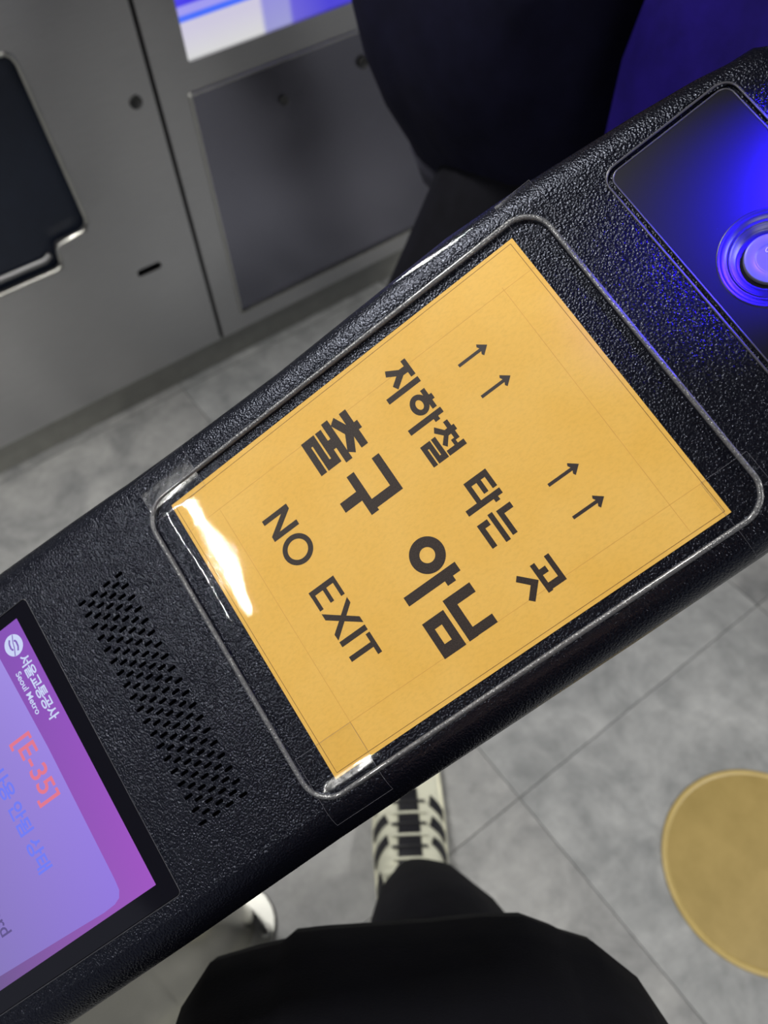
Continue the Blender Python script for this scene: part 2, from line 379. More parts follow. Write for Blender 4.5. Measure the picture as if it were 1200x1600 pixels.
area = sum(OUT[i - 1][0] * OUT[i][1] - OUT[i][0] * OUT[i - 1][1] for i in range(len(OUT)))
sg = 1 if area > 0 else -1
RAD = 14.0
rings = []
for k in range(0, 9):
    th = PI / 2 * k / 8
    P = inset(OUT, sg * RAD * (1 - math.sin(th)))
    rings.append([(p[0], p[1], zt(o[1]) - RAD * (1 - math.cos(th))) for p, o in zip(P, OUT)])
for h, ins in ((-34, .8), (-40, 3), (-44, 9)):
    P = inset(OUT, sg * ins); rings.append([(p[0], p[1], h) for p in P])
mb = MB()
mb.rings(rings, flip=(sg > 0), cap1=True)
topL = rings[0]
def side(vlo, vhi):                                          # part of the top outline between two v values
    return [(p[0], p[1]) for p, o in zip(topL, OUT) if vlo - .01 <= o[1] <= vhi + .01]
def lipped(loop_f, c, depth, zf=HT, n=4):
    """rounded lip from offset c to 0, then wall down to depth; loop_f(offset) gives the loop"""
    rs = []
    for k in range(n + 1):
        th = PI / 2 * k / n
        rs.append([(x, y, zf - c * (1 - math.cos(th))) for x, y in loop_f(c * (1 - math.sin(th)))])
    rs.append([(x, y, depth) for x, y in loop_f(0)])
    return rs
tray = lambda o: rrect(-4.6, -13.5, 153.2, 211, 12, 10, o)
glass = lambda o: rrect(-9.2, 290.3, 152, 452, 2.2, 5, o)
plate = lambda o: rrect(3.0, -106.5, 148.5, -43.4, 7, 8, o)
slots = []
for i in range(37):
    u = 12.0 + i * 119.5 / 36
    vs_ = (241.2, 249.2, 257.2, 265.2) if i % 2 == 0 else (245.2, 253.2, 261.2)
    for v in vs_: slots.append((u, v - 1.2))
slot_f = lambda s_: (lambda o: rrect(s_[0] - .72, s_[1] - 2.3, s_[0] + .72, s_[1] + 2.3, .7, 3, o))
def tray_lip():
    return [[(x, y, z) for x, y in tray(o)] for o, z in ((3.2, HT), (2.8, HT - .018), (2.4, HT - .07), (2.0, HT - .16), (1.6, HT - .29), (1.2, HT - .46), (.8, HT - .67), (.4, HT - .93), (.1, HT - 1.2), (0, HT - 1.4), (0, -.3))]
topA = side(-999, 216)
mb.fill([topA, tray(3.2), plate(.5)], HT, up=(True))
mb.rings(tray_lip(), flip=True); mb.fill([tray(0)], -.3)
mb.rings(lipped(plate, .5, HT - 1.1), flip=True)
innerp = lambda o: rrect(5.4, -104.2, 146.2, -45.8, 5, 8, o)
mb.fill([plate(0), innerp(0)], HT - 1.1)
# sloping band between notice tray and loudspeaker field
chA = [(p, o) for p, o in zip(topL, OUT) if 216 - .01 <= o[1] <= 226.01]
lft = sorted([p for p, o in chA if p[0] < 70], key=lambda p: p[1]); rgt = sorted([p for p, o in chA if p[0] > 70], key=lambda p: p[1])
NB = 8
def vat(ch, v):
    for p, q in zip(ch, ch[1:]):
        if p[1] - 1e-6 <= v <= q[1] + 1e-6: t = (v - p[1]) / max(1e-6, q[1] - p[1]); return p[0] + (q[0] - p[0]) * t
    return ch[-1][0] if v > ch[-1][1] else ch[0][0]
v0_, v1_ = lft[0][1], lft[-1][1]
vr0, vr1 = rgt[0][1], rgt[-1][1]
bandr = []
for k in range(NB + 1):
    t = k / NB; va = v0_ + (v1_ - v0_) * t; vb = vr0 + (vr1 - vr0) * t
    bandr.append([(vat(lft, va), va, zt(216 + 10 * t)), (vat(rgt, vb), vb, zt(216 + 10 * t))])
mb.rings(bandr, closed=False, flip=False)
topC = side(226, 999)
mb.fill([topC, glass(.5)] + [slot_f(s_)(.25) for s_ in slots], HL)
for s_ in slots: mb.rings(lipped(slot_f(s_), .25, HL - 1.8, HL, 2), flip=True)
mb.rings(lipped(glass, .5, -2.0, HL), flip=True)
hm = mb.mesh('reader_housing', .001, True)
bm = bmesh.new(); bm.from_mesh(hm); bmesh.ops.recalc_face_normals(bm, faces=bm.faces) if False else None; bm.to_mesh(hm); bm.free()
link('reader_housing', hm, GRAIN, gate1, DM)['label'] = 'grained black plastic housing with rounded edges'
def dpart(name, mb, mat, parent=gate1, mw=None): return link(name, mb.mesh(name, .001, True), mat, parent, mw or DM)
def dbox(mb, u0, v0, h0, u1, v1, h1):
    mb.box(u0, v0, h0, u1, v1, h1)
mb = MB(); dbox(mb, 8, 232, -3.0, 136, 272, HL - 1.75); dpart('speaker_backing', mb, DARK)
# raised loose neck into the cabinet
mb = MB(); mb.rings([[(x, y, z) for x, y in rrect(u0, v0, u1, v1, 12, 5)] for z, u0, v0, u1, v1 in ((-40, 8, 250, 140, 470), (-150, 25, 262, 118, 470))], flip=True, cap0=False, cap1=True)
dpart('neck', mb, RUBBER)

# sensor plate with push-button lens
mb = MB(); mb.rings([[(x, y, z) for x, y in innerp(o)] for o, z in ((0, HT - 1.1), (0, HT - .4), (-.12, HT - .12), (-.4, HT))], flip=True)
LC = (75.6, -72.6)
def cr(r, z, n=72): return [(LC[0] + r * math.cos(2 * PI * k / n), LC[1] + r * math.sin(2 * PI * k / n), z) for k in range(n)]
mb.fill([innerp(-.4), circ(LC[0], LC[1], 20.8, 72)], HT)
prof = [(20.8, HT), (20.5, HT + .25), (20.1, HT + .3), (19.6, HT), (19.0, HT - .1), (18.2, HT - .1), (17.9, HT - .35), (17.3, HT - .4), (16.9, HT - .9), (16.2, HT - 1.0), (15.8, HT - .8), (15.4, HT - 1.1), (14.9, HT - 1.5), (13.4, HT - 1.7), (13.0, HT - 2.2), (12.3, HT - 2.4), (11.9, HT - 2.6), (10.2, HT - 2.8)]
mb.rings([cr(r, z) for r, z in prof], flip=False)
pl = dpart('sensor_plate', mb, SMOOTH); pl['label'] = 'smooth black inset plate with ringed lens'
mb = MB(); mb.rings([cr(r, z) for r, z in [(10.3, -2.2), (10.3, HT - 1.1), (10.0, HT - .75), (9.5, HT - .6), (6.3, HT - .6), (6.0, HT - .8), (5.7, HT - 1.2), (5.2, HT - 1.25), (.2, HT - 1.2)]], flip=False, cap1=True)
lens = dpart('lens_button', mb, BUTTON, gate1); lens['label'] = 'round grey centre button'
def text_obj(name, s, size, u, v, h, mat, parent, off=0.0, ext=0.0, rot=0.0, align='LEFT', sp=1.0):
    cu = bpy.data.curves.new(name, 'FONT'); cu.body = s; cu.size = size / 1000; cu.offset = off / 1000; cu.extrude = ext / 1000; cu.space_character = sp
    cu.align_x = align; tmp = bpy.data.objects.new(name, cu); C.objects.link(tmp)
    bpy.context.view_layer.update()
    me = bpy.data.meshes.new_from_object(tmp.evaluated_get(bpy.context.evaluated_depsgraph_get()))
    bpy.data.objects.remove(tmp)
    mw = DM @ Matrix.Translation((u / 1000, -v / 1000, h / 1000)) @ Matrix.Rotation(rot, 4, 'Z')
    me.materials.clear()
    return link(name, me, mat, parent, mw)
text_obj('embossed_mark', '0.5', 3.0, 71.8, -72.4, HT - 1.2, simple('button_mark', (.45, .45, .5), .3), lens, 0, .15, .6)
for o_, rad_ in ((plate(-.1), .55), (innerp(-.3), .38)):
    mb = MB(); mb.tube([(x, y, HT - .02) for x, y in o_], rad_, 8, True); dpart('highlight_bead', mb, BEAD)  # beads added along the plate edges to draw bright highlight lines
mb = MB(); mb.tube([(x, y, HL - .06) for x, y in glass(.15)], .22, 6, True); dpart('highlight_bead', mb, BEAD)  # bead added so the glass edge carries a highlight line
# blue guide lamp on the far end of the head out of view; added spots imitate blue glare
mb = MB(); mb.rings([[(x, y, z) for x, y in rrect(52, -158, 120, -141, 8, 8, o)] for o, z in ((0, -20), (0, 14), (-2, 20), (-6, 23))], flip=True, cap1=True)
gl = dpart('guide_lamp', mb, m_emit('blue_lamp', (.04, .01, 1.0), 7)); bl = bpy.data.lights.new('blue_glare_spot', 'SPOT'); bl.spot_size = math.radians(48); bl.spot_blend = .45; bl.energy = 18; bl.color = (.02, .006, 1.0); bl.shadow_soft_size = .02  # spot added above the lamp, aimed at the plate for the blue glare
bo = bpy.data.objects.new('blue_glare_spot', bl); C.objects.link(bo); bo.parent = gate1; bo.matrix_local = PM[gate1.name].inverted() @ DM @ Matrix.Translation((.055, .146, .055)) @ Matrix.Rotation(math.radians(-43), 4, 'X')
bl2 = bpy.data.lights.new('blue_glare_spot', 'SPOT'); bl2.energy = 20; bl2.color = (.02, .006, 1.0); bl2.shadow_soft_size = .02; bl2.spot_size = math.radians(130); bl2.spot_blend = .6  # second added spot, aimed at coat and bag for the blue glare
bo2 = bpy.data.objects.new('blue_glare_spot', bl2); C.objects.link(bo2); bo2.parent = gate1; bo2.matrix_local = PM[gate1.name].inverted() @ DM @ Matrix.Translation((.085, .166, .012)) @ Matrix.Rotation(math.radians(100), 4, 'X')
gl['label'] = 'glowing blue guide lamp on the far end'

# screen
mb = MB(); mb.rings([[(x, y, z) for x, y in glass(o)] for o, z in ((-.15, -1.9), (-.15, HL - .35), (-.5, HL - .15))], flip=True); mb.fill([glass(-.5)], HL - .15)
gp = dpart('screen_glass', mb, GLASS); gp['label'] = 'glossy black screen surround'
def disp_mat(name, c0, c1, c2, es, sc=8.0):
    a = NT(name).set((.01, .01, .012), .12, 0, .5)
    s_ = a.n('ShaderNodeSeparateXYZ'); a.l(a.tc.outputs['Object'], s_.inputs[0])
    m1 = a.n('ShaderNodeMapRange'); m1.inputs['From Min'].default_value = -.30; m1.inputs['From Max'].default_value = -.42; a.l(s_.outputs['Y'], m1.inputs['Value'])
    m2 = a.n('ShaderNodeMapRange'); m2.inputs['From Min'].default_value = 0; m2.inputs['From Max'].default_value = .145; a.l(s_.outputs['X'], m2.inputs['Value'])
    x1 = a.n('ShaderNodeMixRGB'); a.l(m2.outputs[0], x1.inputs[0]); x1.inputs[1].default_value = (*c0, 1); x1.inputs[2].default_value = (*c1, 1)
    x2 = a.n('ShaderNodeMixRGB'); a.l(m1.outputs[0], x2.inputs[0]); a.l(x1.outputs[0], x2.inputs[1]); x2.inputs[2].default_value = (*c2, 1)
    a.l(x2.outputs[0], a.b.inputs['Emission Color']); a.b.inputs['Emission Strength'].default_value = es
    return a.m
mb = MB(); mb.fill([rrect(-3.2, 299.5, 142.5, 438, .3, 2)], HL - .10)
ds = dpart('display', mb, disp_mat('screen_purple', lin((138, 80, 188)), lin((160, 84, 196)), lin((96, 84, 130)), .95), gate1)
ds['label'] = 'lit purple display with red and blue words'
def dprint(name, loops, h, mat, parent=ds):
    mb = MB()
    for L in loops: mb.fill(L if isinstance(L[0][0], (tuple, list)) else [L], h)
    return dpart(name, mb, mat, parent)
pan = [(-3.0, 318.6), (60, 316.8)] + [p for p in []] + [(130, 317.2), (135, 317.6), (138, 319.5), (139.4, 323), (139.8, 330), (138.6, 356), (136.8, 398), (134, 437.5), (-3.0, 437.5)]
dprint('message_panel', [pan], HL - .08, disp_mat('panel_lavender', lin((168, 146, 238)), lin((148, 118, 232)), lin((128, 116, 176)), .95))
WHT = m_emit('screen_white', lin((205, 215, 250)), .95); RED = m_emit('screen_red', lin((228, 120, 146)), .95); BLT = m_emit('screen_blue', lin((112, 122, 246)), .95)
GRY = m_emit('screen_grey', lin((92, 78, 140)), .95)
# operator emblem: white disc with a slanted S mark
lc = (7.3, 307.9); rr = 5.5
mb = MB(); mb.fill([circ(lc[0], lc[1], rr, 40)], HL - .06); dpart('emblem', mb, WHT, ds)
pc = disp_mat('emblem_mark', lin((130, 95, 190)), lin((130, 95, 190)), lin((130, 95, 190)), .9)
def stroke(pts, wd, closed=False):
    out = []
    for p, q in zip(pts, pts[1:]):
        p = Vector(p); q = Vector(q); t = (q - p).normalized(); n = Vector((-t.y, t.x)) * wd / 2
        out.append([tuple(p - n), tuple(q - n), tuple(q + n), tuple(p + n)])
    return out
S_ = lambda pts: [(lc[0] + x, lc[1] + y) for x, y in pts]
mk_ = stroke(S_([(-4.9, -1.9), (-1.5, -.35), (1.5, .35), (4.9, 1.9)]), .55) + stroke(S_([(3.6, -.9), (1.8, -2.0), (-1.0, -2.2), (-2.0, -1.3)]), 1.0) + stroke(S_([(-3.6, .9), (-1.8, 2.0), (1.0, 2.2), (2.0, 1.3)]), 1.0)
dprint('emblem_mark', mk_, HL - .05, pc)
text_obj('screen_lettering', '서울교통공사', 6.9, 14.2, 308.6, HL - .05, WHT, ds, .16, sp=.90)
text_obj('screen_lettering', 'Seoul Metro', 4.7, 19.9, 314.4, HL - .05, WHT, ds, .08)
text_obj('screen_lettering', '[E-35]', 14.6, 46.2, 332.3, HL - .05, RED, ds, .18, sp=1.02)
text_obj('screen_lettering', '사용 안됨 상태', 9.6, 109.0, 351.6, HL - .05, BLT, ds, .25, align='RIGHT', sp=.95)
text_obj('screen_lettering', 'Card', 9.5, 123.0, 386.0, HL - .05, GRY, ds, .1, align='RIGHT')

# steel cabinet standing under the screen end of the head
def extr(pts, z0, z1, bev, mat, name, parent, tops=None):
    m = MB(); P = pts
    if sum(P[i - 1][0] * P[i][1] - P[i][0] * P[i - 1][1] for i in range(len(P))) < 0: P = list(reversed(P))
    r = []
    for z, o in ((z0, 0), (z1 - bev, 0), (z1 - bev * .3, bev * .3), (z1, bev)):
        Q = inset(P, o); r.append([(p[0], p[1], z) for p in Q])
    m.rings(r, cap1=True); m.sm = [True] * len(m.sm); m.sm[-1] = False
    return link(name, m.mesh(name), mat, parent, Matrix.Identity(4))
def smooth_loop(P, it=2):
    for _ in range(it):
        Q = []
        for i in range(len(P)):
            a = Vector(P[i]); b = Vector(P[(i + 1) % len(P)]); Q += [tuple(a * .75 + b * .25), tuple(a * .25 + b * .75)]
        P = Q
    return P
fl_ = smooth_loop([(-.242, .285), (-.205, .225), (-.236, .165), (-.33, .085), (-.46, .01), (-.86, -.14), (-.93, .06), (-.50, .20), (-.32, .262)])
extr(fl_, 0, .008, .002, m_steel('flange_steel', (.36, .36, .34), .5), 'base_flange', gate1)
cb = smooth_loop([(-.262, .262), (-.238, .222), (-.262, .175), (-.345, .105), (-.47, .035), (-.84, -.10), (-.90, .05), (-.50, .17), (-.33, .235)])
extr(cb, .006, .86, .01, STEEL_N, 'cabinet', gate1)
for (bx, by) in ((-.228, .212), (-.275, .128)):
    mb = MB(); mb.rings([[(bx + r * math.cos(2 * PI * k / 6), by + r * math.sin(2 * PI * k / 6), z) for k in range(6)] for r, z in ((.009, .007), (.009, .014), (.007, .0165))], cap1=True, sm=False)
    link('anchor_bolt', mb.mesh('anchor_bolt'), RIM, gate1, Matrix.Identity(4))

# ------------------------------------------------------------------ orange notice
mb = MB(); PW, PH = 148.5, 198.95
mb.rings([[(x, y, z) for x, y in rrect(0, 0, PW, PH, .25, 2)] for z in (-.28, 0)], flip=True, sm=False)
mb.fill([rrect(0, 0, PW, PH, .25, 2)], 0)
notice = link('paper_notice', mb.mesh('paper_notice', .001, True), PAPER, None, DM)
tag(notice, 'orange paper notice reading NO EXIT in the tray of the black reader head', 'notice')
def rc(u0, v0, u1, v1): return [(u0, v0), (u1, v0), (u1, v1), (u0, v1)]
def ring(cx, cy, rx, ry, w_, n=40):
    return [[(cx + rx * math.cos(2 * PI * k / n), cy + ry * math.sin(2 * PI * k / n)) for k in range(n)],
            [(cx + (rx - w_) * math.cos(2 * PI * k / n), cy + (ry - w_) * math.sin(2 * PI * k / n)) for k in range(n)]]
G = []
# ji
G += [rc(13.5, 68.2, 22.4, 70.6), [(16.3, 70.4), (19.7, 70.4), (19.6, 73.0), (23.5, 78.5), (20.9, 79.9), (18.0, 75.9), (15.4, 80.0), (12.8, 78.8), (16.2, 73.4)], rc(23.9, 68.2, 26.7, 85.7)]
# ha
G += [rc(34.0, 67.6, 36.8, 69.2), rc(30.2, 68.9, 40.4, 71.2), ring(35.3, 74.9, 5.0, 4.3, 2.6), rc(41.6, 68.0, 44.4, 85.8), rc(44.2, 71.0, 46.1, 73.5)]
# cheol
G += [rc(51.5, 67.6, 54.3, 69.2), rc(48.1, 68.8, 57.9, 71.0), [(51.3, 70.8), (54.4, 70.8), (54.5, 72.4), (58.3, 75.5), (56.3, 76.9), (53.2, 74.1), (49.8, 77.0), (47.5, 75.5), (51.4, 72.4)],
      rc(59.5, 67.9, 62.2, 77.0), rc(56.7, 70.9, 59.7, 72.7)]
def rieul(u0, u1, v0, v1, t, g):                             # three bars joined right then left
    h = v1 - v0
    return [rc(u0, v0, u1, v0 + t), rc(u1 - t * 1.25, v0, u1, v0 + h / 2 + t / 2), rc(u0, v0 + h / 2 - t / 2, u1, v0 + h / 2 + t / 2), rc(u0, v0 + h / 2 - t / 2, u0 + t * 1.25, v1), rc(u0, v1 - t, u1, v1)]
G += rieul(51.2, 62.2, 77.5, 85.7, 2.3, .5)
# ta
G += [rc(75.9, 67.9, 78.8, 79.5), rc(75.9, 67.9, 84.9, 70.2), rc(75.9, 72.3, 84.7, 74.6), rc(75.9, 77.2, 86.6, 79.5), rc(86.1, 67.8, 88.9, 85.5), rc(88.7, 70.3, 90.6, 72.6)]
# neun
G += [rc(93.7, 67.7, 96.5, 74.8), rc(93.7, 72.4, 106.2, 74.8), rc(92.9, 76.4, 107.0, 78.8), rc(94.2, 79.9, 97.1, 85.2), rc(94.2, 82.7, 106.0, 85.2)]
# got
G += [rc(120.8, 67.3, 133.7, 69.6), rc(130.7, 67.3, 133.8, 74.6), rc(124.2, 71.4, 127.0, 74.6), rc(120.8, 74.4, 134.3, 76.7),
      [(127.6, 77.0), (134.2, 83.3), (132.2, 85.3), (127.5, 81.0), (123.0, 85.3), (121.0, 83.5)]]
# chul
G += [rc(22.9, 101.6, 27.1, 104), rc(15.4, 103.4, 34.8, 107.1), [(21.8, 107), (28.2, 107), (34.9, 110.4), (32.3, 113.5), (24.9, 109.9), (17.6, 113.3), (15.2, 110.1)],
      rc(14.2, 113.1, 36.0, 116.7), rc(22.4, 116.5, 27.5, 118.5)] + rieul(16.0, 34.1, 118.1, 129.7, 3.3, .6)
# gu
G += [rc(41.6, 102.1, 61.4, 106.1), rc(56.7, 102.1, 61.4, 116.6), rc(41.6, 116.3, 62.7, 120.4), rc(49.7, 120, 54.7, 129.7)]
# a
G += [ring(91.8, 109.9, 8.2, 8.2, 4.7, 56), rc(101.0, 101.7, 105.5, 129.2), rc(105.3, 105.7, 107.9, 110.0)]
# nim
G += [rc(111.8, 101.5, 116.6, 115.2), rc(111.8, 111.1, 132.4, 115.7), rc(128, 101.1, 132.3, 115.7),
      [rc(115.0, 117.6, 132.6, 128.9), rc(119.8, 121.6, 127.3, 125.3)]]
# NO EXIT
G += [[(34.1, 150.7), (36.8, 150.7), (43.1, 160.3), (43.1, 150.6), (45.7, 150.6), (45.7, 165.0), (42.9, 164.9), (36.6, 155.3), (36.6, 165.1), (34.1, 165.1)],
      ring(54.9, 157.6, 7.2, 7.6, 2.5, 48),
      rc(74.4, 150.3, 77.1, 164.5), rc(74.4, 150.3, 84.2, 152.3), rc(74.4, 156.1, 83.9, 158.1), rc(74.4, 162.4, 84.3, 164.4),
      [(85.9, 150.3), (88.9, 150.3), (99.7, 164.4), (96.5, 164.5)], [(96.3, 150.2), (99.4, 150.2), (88.9, 164.5), (85.6, 164.5)],
      rc(100.5, 150.3, 103.1, 164.5), rc(104.3, 150.2, 114.6, 152.4), rc(108.3, 150.5, 110.8, 164.4)]
lt = MB()
for k, L in enumerate(G): lt.fill(L if isinstance(L[0][0], (tuple, list)) else [L], .03 + .0006 * (k % 7))
link('lettering', lt.mesh('lettering', .001, True), INK, notice, DM)['label'] = 'bold black Korean lines above NO EXIT'
for (ax, ay) in ((32.0, 36.2), (49.5, 36.2), (97.8, 35.8), (114.8, 35.6)):
    m = MB(); m.fill([[(ax - .75, ay + 2), (ax + .75, ay + 2), (ax + .75, ay + 15), (ax - .75, ay + 15)]], .03)
    m.fill([[(ax, ay - .3), (ax + 3.1, ay + 3.4), (ax + 2.0, ay + 4.0), (ax, ay + 3.0), (ax - 2.0, ay + 4.0), (ax - 3.1, ay + 3.4)]], .032)
    link('printed_arrow', m.mesh('printed_arrow', .001, True), simple('arrow_ink', lin((38, 28, 28)), .5) if 'AI' not in globals() else AI, notice, DM)
LN = simple('thin_line_ink', lin((120, 84, 36)), .6); LN2 = simple('fold_line_ink', lin((196, 146, 66)), .6)
m = MB()
for p, q in (((1.7, 2.0), (146.8, 1.8)), ((146.8, 1.8), (146.4, 197.0)), ((146.4, 197.0), (2.6, 197.4)), ((2.6, 197.4), (1.7, 2.0))):
    for L in stroke([p, q], .26): m.fill([L], .02)
link('border_line', m.mesh('border_line', .001, True), LN, notice, DM)
m = MB()
for p, q in (((17.0, 0), (16.3, 199)), ((132.8, 0), (131.6, 199)), ((15.4, 16.2), (146, 17.0)), ((17.2, 179.3), (146, 179.6))):
    for L in stroke([p, q], .22): m.fill([L], .015)
link('grid_line', m.mesh('grid_line', .001, True), LN2, notice, DM)

# ------------------------------------------------------------------ clear cover and tape over the notice
def smst(a, b, x):
    t = max(0, min(1, (x - a) / (b - a))); return t * t * (3 - 2 * t)
def cover_h(u, v):
    # inside the tray the sheet lies just over the paper, then climbs over the lip
    d = min(u + 4.6, 153.2 - u, v + 13.5, 211 - v)
    k = smst(.5, 7.5, d)
    h = HT + .25 - k * (HT - .25)
    h += .07 * math.sin(u * .11 + v * .05) * math.sin(v * .09) * k
    # follow the rounded edges
    if u < -13.5: h -= (1 - math.sqrt(max(0, 1 - ((-13.5 - u) / 14) ** 2))) * 14
    if u > 156.6: h -= (1 - math.sqrt(max(0, 1 - ((u - 156.6) / 14) ** 2))) * 14
    return h
def sheet(name, u0, v0, u1, v1, nu, nv, mat, parent=None, dh=0.0, corner=0.0):
    m = MB(); rs = []
    for j in range(nv + 1):
        v = v0 + (v1 - v0) * j / nv; row = []
        for i in range(nu + 1):
            u = u0 + (u1 - u0) * i / nu
            row.append((u, v, cover_h(u, v) + dh))
        rs.append(row)
    m.rings(rs, closed=False, flip=False)
    return link(name, m.mesh(name, .001, True), mat, parent, DM)
cov = sheet('plastic_cover', -18.0, -18.5, 160.5, 209.5, 120, 150, FILM)
tag(cov, 'clear plastic cover sheet lying over the orange notice', 'plastic cover')
mb = MB(); rnd_ = random.Random(4)
mb.tube([(x + rnd_.uniform(-.08, .08), y + rnd_.uniform(-.08, .08), HT - .25) for x, y in rrect(-4.6, -13.5, 153.2, 211, 12, 16, 1.6)], 1.25, 10, True)  # bead added around the tray to catch the lip's highlight
link('lip_highlight_bead', mb.mesh('lip_highlight_bead', .001, True), RIMC, cov, DM)['label'] = 'glossy bead added for the tray lip highlight'
TAPE_E = simple('tape_edge', (.16, .16, .19), .35)
def tape(u0, v0, u1, v1, label, dh=.12):
    nu = max(3, int((u1 - u0) / 1.5)); nv = max(3, int((v1 - v0) / 1.5))
    t_ = sheet('clear_tape', u0, v0, u1, v1, nu, nv, TAPE, None, dh)
    tag(t_, label, 'tape')
    m = MB()
    for P in ([(u0, v0), (u1, v0)], [(u0, v1), (u1, v1)], [(u0, v0), (u0, v1)], [(u1, v0), (u1, v1)]):
        n = 40; pts = []
        for k in range(n + 1):
            u = P[0][0] + (P[1][0] - P[0][0]) * k / n; v = P[0][1] + (P[1][1] - P[0][1]) * k / n
            pts.append((u, v, cover_h(u, v) + dh))
        m.tube(pts, .045, 4)
    link('tape_edge', m.mesh('tape_edge', .001, True), TAPE_E, t_, DM)
    return t_
tape(-21.5, 179, 2.5, 209.2, 'clear tape strip at the notice corner nearest the ribbed speaker holes')
tape(131.8, 179.5, 165, 209.8, 'clear tape strip at the lower notice corner above the white shoe')
tape(132.5, -18.5, 168, 2.5, 'clear tape strip at the notice corner on the right picture edge')
tape(-16, -20.5, 8, -2, 'clear tape strip at the topmost notice corner')

# ------------------------------------------------------------------ people helpers
def skin_body(name, nodes, edges, root, mat, parent, mw=Matrix.Identity(4), sub=2):
    me = bpy.data.meshes.new(name); me.from_pydata([n[0] for n in nodes], edges, []); me.update()
    o = link(name, me, mat, parent, mw)
    sk = o.modifiers.new('skin', 'SKIN'); sk.use_smooth_shade = True; sk.branch_smoothing = .4
    for i, n in enumerate(nodes):
        s = me.skin_vertices[0].data[i]; r = n[1]; s.radius = (r, r) if not isinstance(r, tuple) else r; s.use_root = (i == root)
    sb = o.modifiers.new('sub', 'SUBSURF'); sb.levels = sub; sb.render_levels = sub
    return o
def hand_nodes(nodes, edges, wrist, d, up, sd):
    """palm and five unequal bent fingers; d along the hand, up away from the palm, sd towards the thumb"""
    W_ = Vector(nodes[wrist][0]); d = d.normalized(); up = up.normalized(); sd = sd.normalized()
    nodes.append((tuple(W_ + d * .045), .026)); p = len(nodes) - 1; edges.append((wrist, p))
    for k, ln in enumerate((.070, .080, .074, .058)):
        off = (1.5 - k) * .019; last = p
        for f, z in ((.35, 0), (.7, -.012), (1.0, -.030)):
            nodes.append((tuple(W_ + d * (.06 + ln * f) + sd * off * (1 + .1 * f) + up * z), .0088 - .0015 * f)); edges.append((last, len(nodes) - 1)); last = len(nodes) - 1
    last = p
    for q, r in (((.02, .034, 0), .012), ((.045, .050, -.008), .010), ((.070, .056, -.018), .0085)):
        nodes.append((tuple(W_ + d * q[0] + sd * q[1] + up * q[2]), r)); edges.append((last if last != p else p, len(nodes) - 1)); last = len(nodes) - 1
def loft(mb, secs, n=48, pw=2.3, fold=0, seed=1, cap=True):
    """secs: (cx, cy, z, rx, ry, rot)"""
    rs = []
    rnd = random.Random(seed); ph = [rnd.uniform(0, 6.28) for _ in range(4)]
    for s in secs:
        cx, cy, z, rx, ry = s[:5]; rot = s[5] if len(s) > 5 else 0; ring_ = []
        for k in range(n):
            a = 2 * PI * k / n; c, q = math.cos(a), math.sin(a)
            x = math.copysign(abs(c) ** (2 / pw), c) * rx; y = math.copysign(abs(q) ** (2 / pw), q) * ry
            f = 1 + fold * (math.sin(5 * a + ph[0] + z * 5) * .5 + math.sin(9 * a + ph[1] - z * 3) * .3 + math.sin(14 * a + ph[2]) * .2)
            x *= f; y *= f
            ring_.append((cx + x * math.cos(rot) - y * math.sin(rot), cy + x * math.sin(rot) + y * math.cos(rot), z))
        rs.append(ring_)
    mb.rings(rs, flip=(secs[0][2] > secs[-1][2]), cap1=cap, cap0=False)

# ------------------------------------------------------------------ the photographer
ph = empty('person', 'person in black coat, trousers and black and white trainers below the reader head', 'person', Matrix.Translation((0, -.12, 0)))
I4 = Matrix.Identity(4)
N_ = [((0, -.20, .93), .13), ((0, -.17, 1.10), .12), ((0, -.25, 1.28), .12), ((0, -.27, 1.43), .055), ((0, -.25, 1.50), .055), ((0, -.225, 1.58), .082), ((0, -.22, 1.655), .070),
      ((0, -.145, 1.565), .014)]
E_ = [(0, 1), (1, 2), (2, 3), (3, 4), (4, 5), (5, 6), (5, 7)]
def arm(sx):
    i = len(N_); N_.extend([((sx * .17, -.23, 1.38), .055), ((sx * .24, -.20, 1.14), .042), ((sx * .13, -.10, 1.24), .030)])
    E_.extend([(2, i), (i, i + 1), (i + 1, i + 2)]); hand_nodes(N_, E_, i + 2, Vector((-sx * .35, .20, .9)), Vector((sx * .5, -.6, 0)), Vector((0, -.8, .2)))
arm(1); arm(-1)
def leg(pts):
    i = len(N_); N_.extend(pts); E_.append((0, i)); E_.extend([(i + k, i + k + 1) for k in range(len(pts) - 1)])
leg([((.07, -.12, .84), .085), ((.02, .09, .50), .058), ((.0, .215, .10), .038), ((.0, .25, .045), .030), ((.005, .38, .026), .018)])
leg([((-.09, -.14, .84), .085), ((-.11, -.08, .48), .058), ((-.12, -.12, .10), .038), ((-.12, -.08, .045), .030), ((-.13, .03, .026), .018)])
body = skin_body('body', N_, E_, 0, SKIN, ph)
mb = MB()
hs = [(0, -.235, 1.67, .078, .088), (0, -.245, 1.60, .088, .088), (0, -.265, 1.54, .078, .062), (0, -.275, 1.49, .055, .04)]
loft(mb, [(0, -.23, 1.735, .01, .012), (0, -.232, 1.72, .045, .055)] + hs, 24, 2.0, .02, 3); link('hair', mb.mesh('hair'), HAIR, ph, I4)
for sx in (-1, 1):
    mb = MB(); mb.rings([[(sx * .030 + r * math.cos(2 * PI * k / 10), -.150, 1.590 + r * .6 * math.sin(2 * PI * k / 10)) for k in range(10)] for r in (.012, .006)], cap1=True); link('eye', mb.mesh('eye'), DARK, ph, I4)
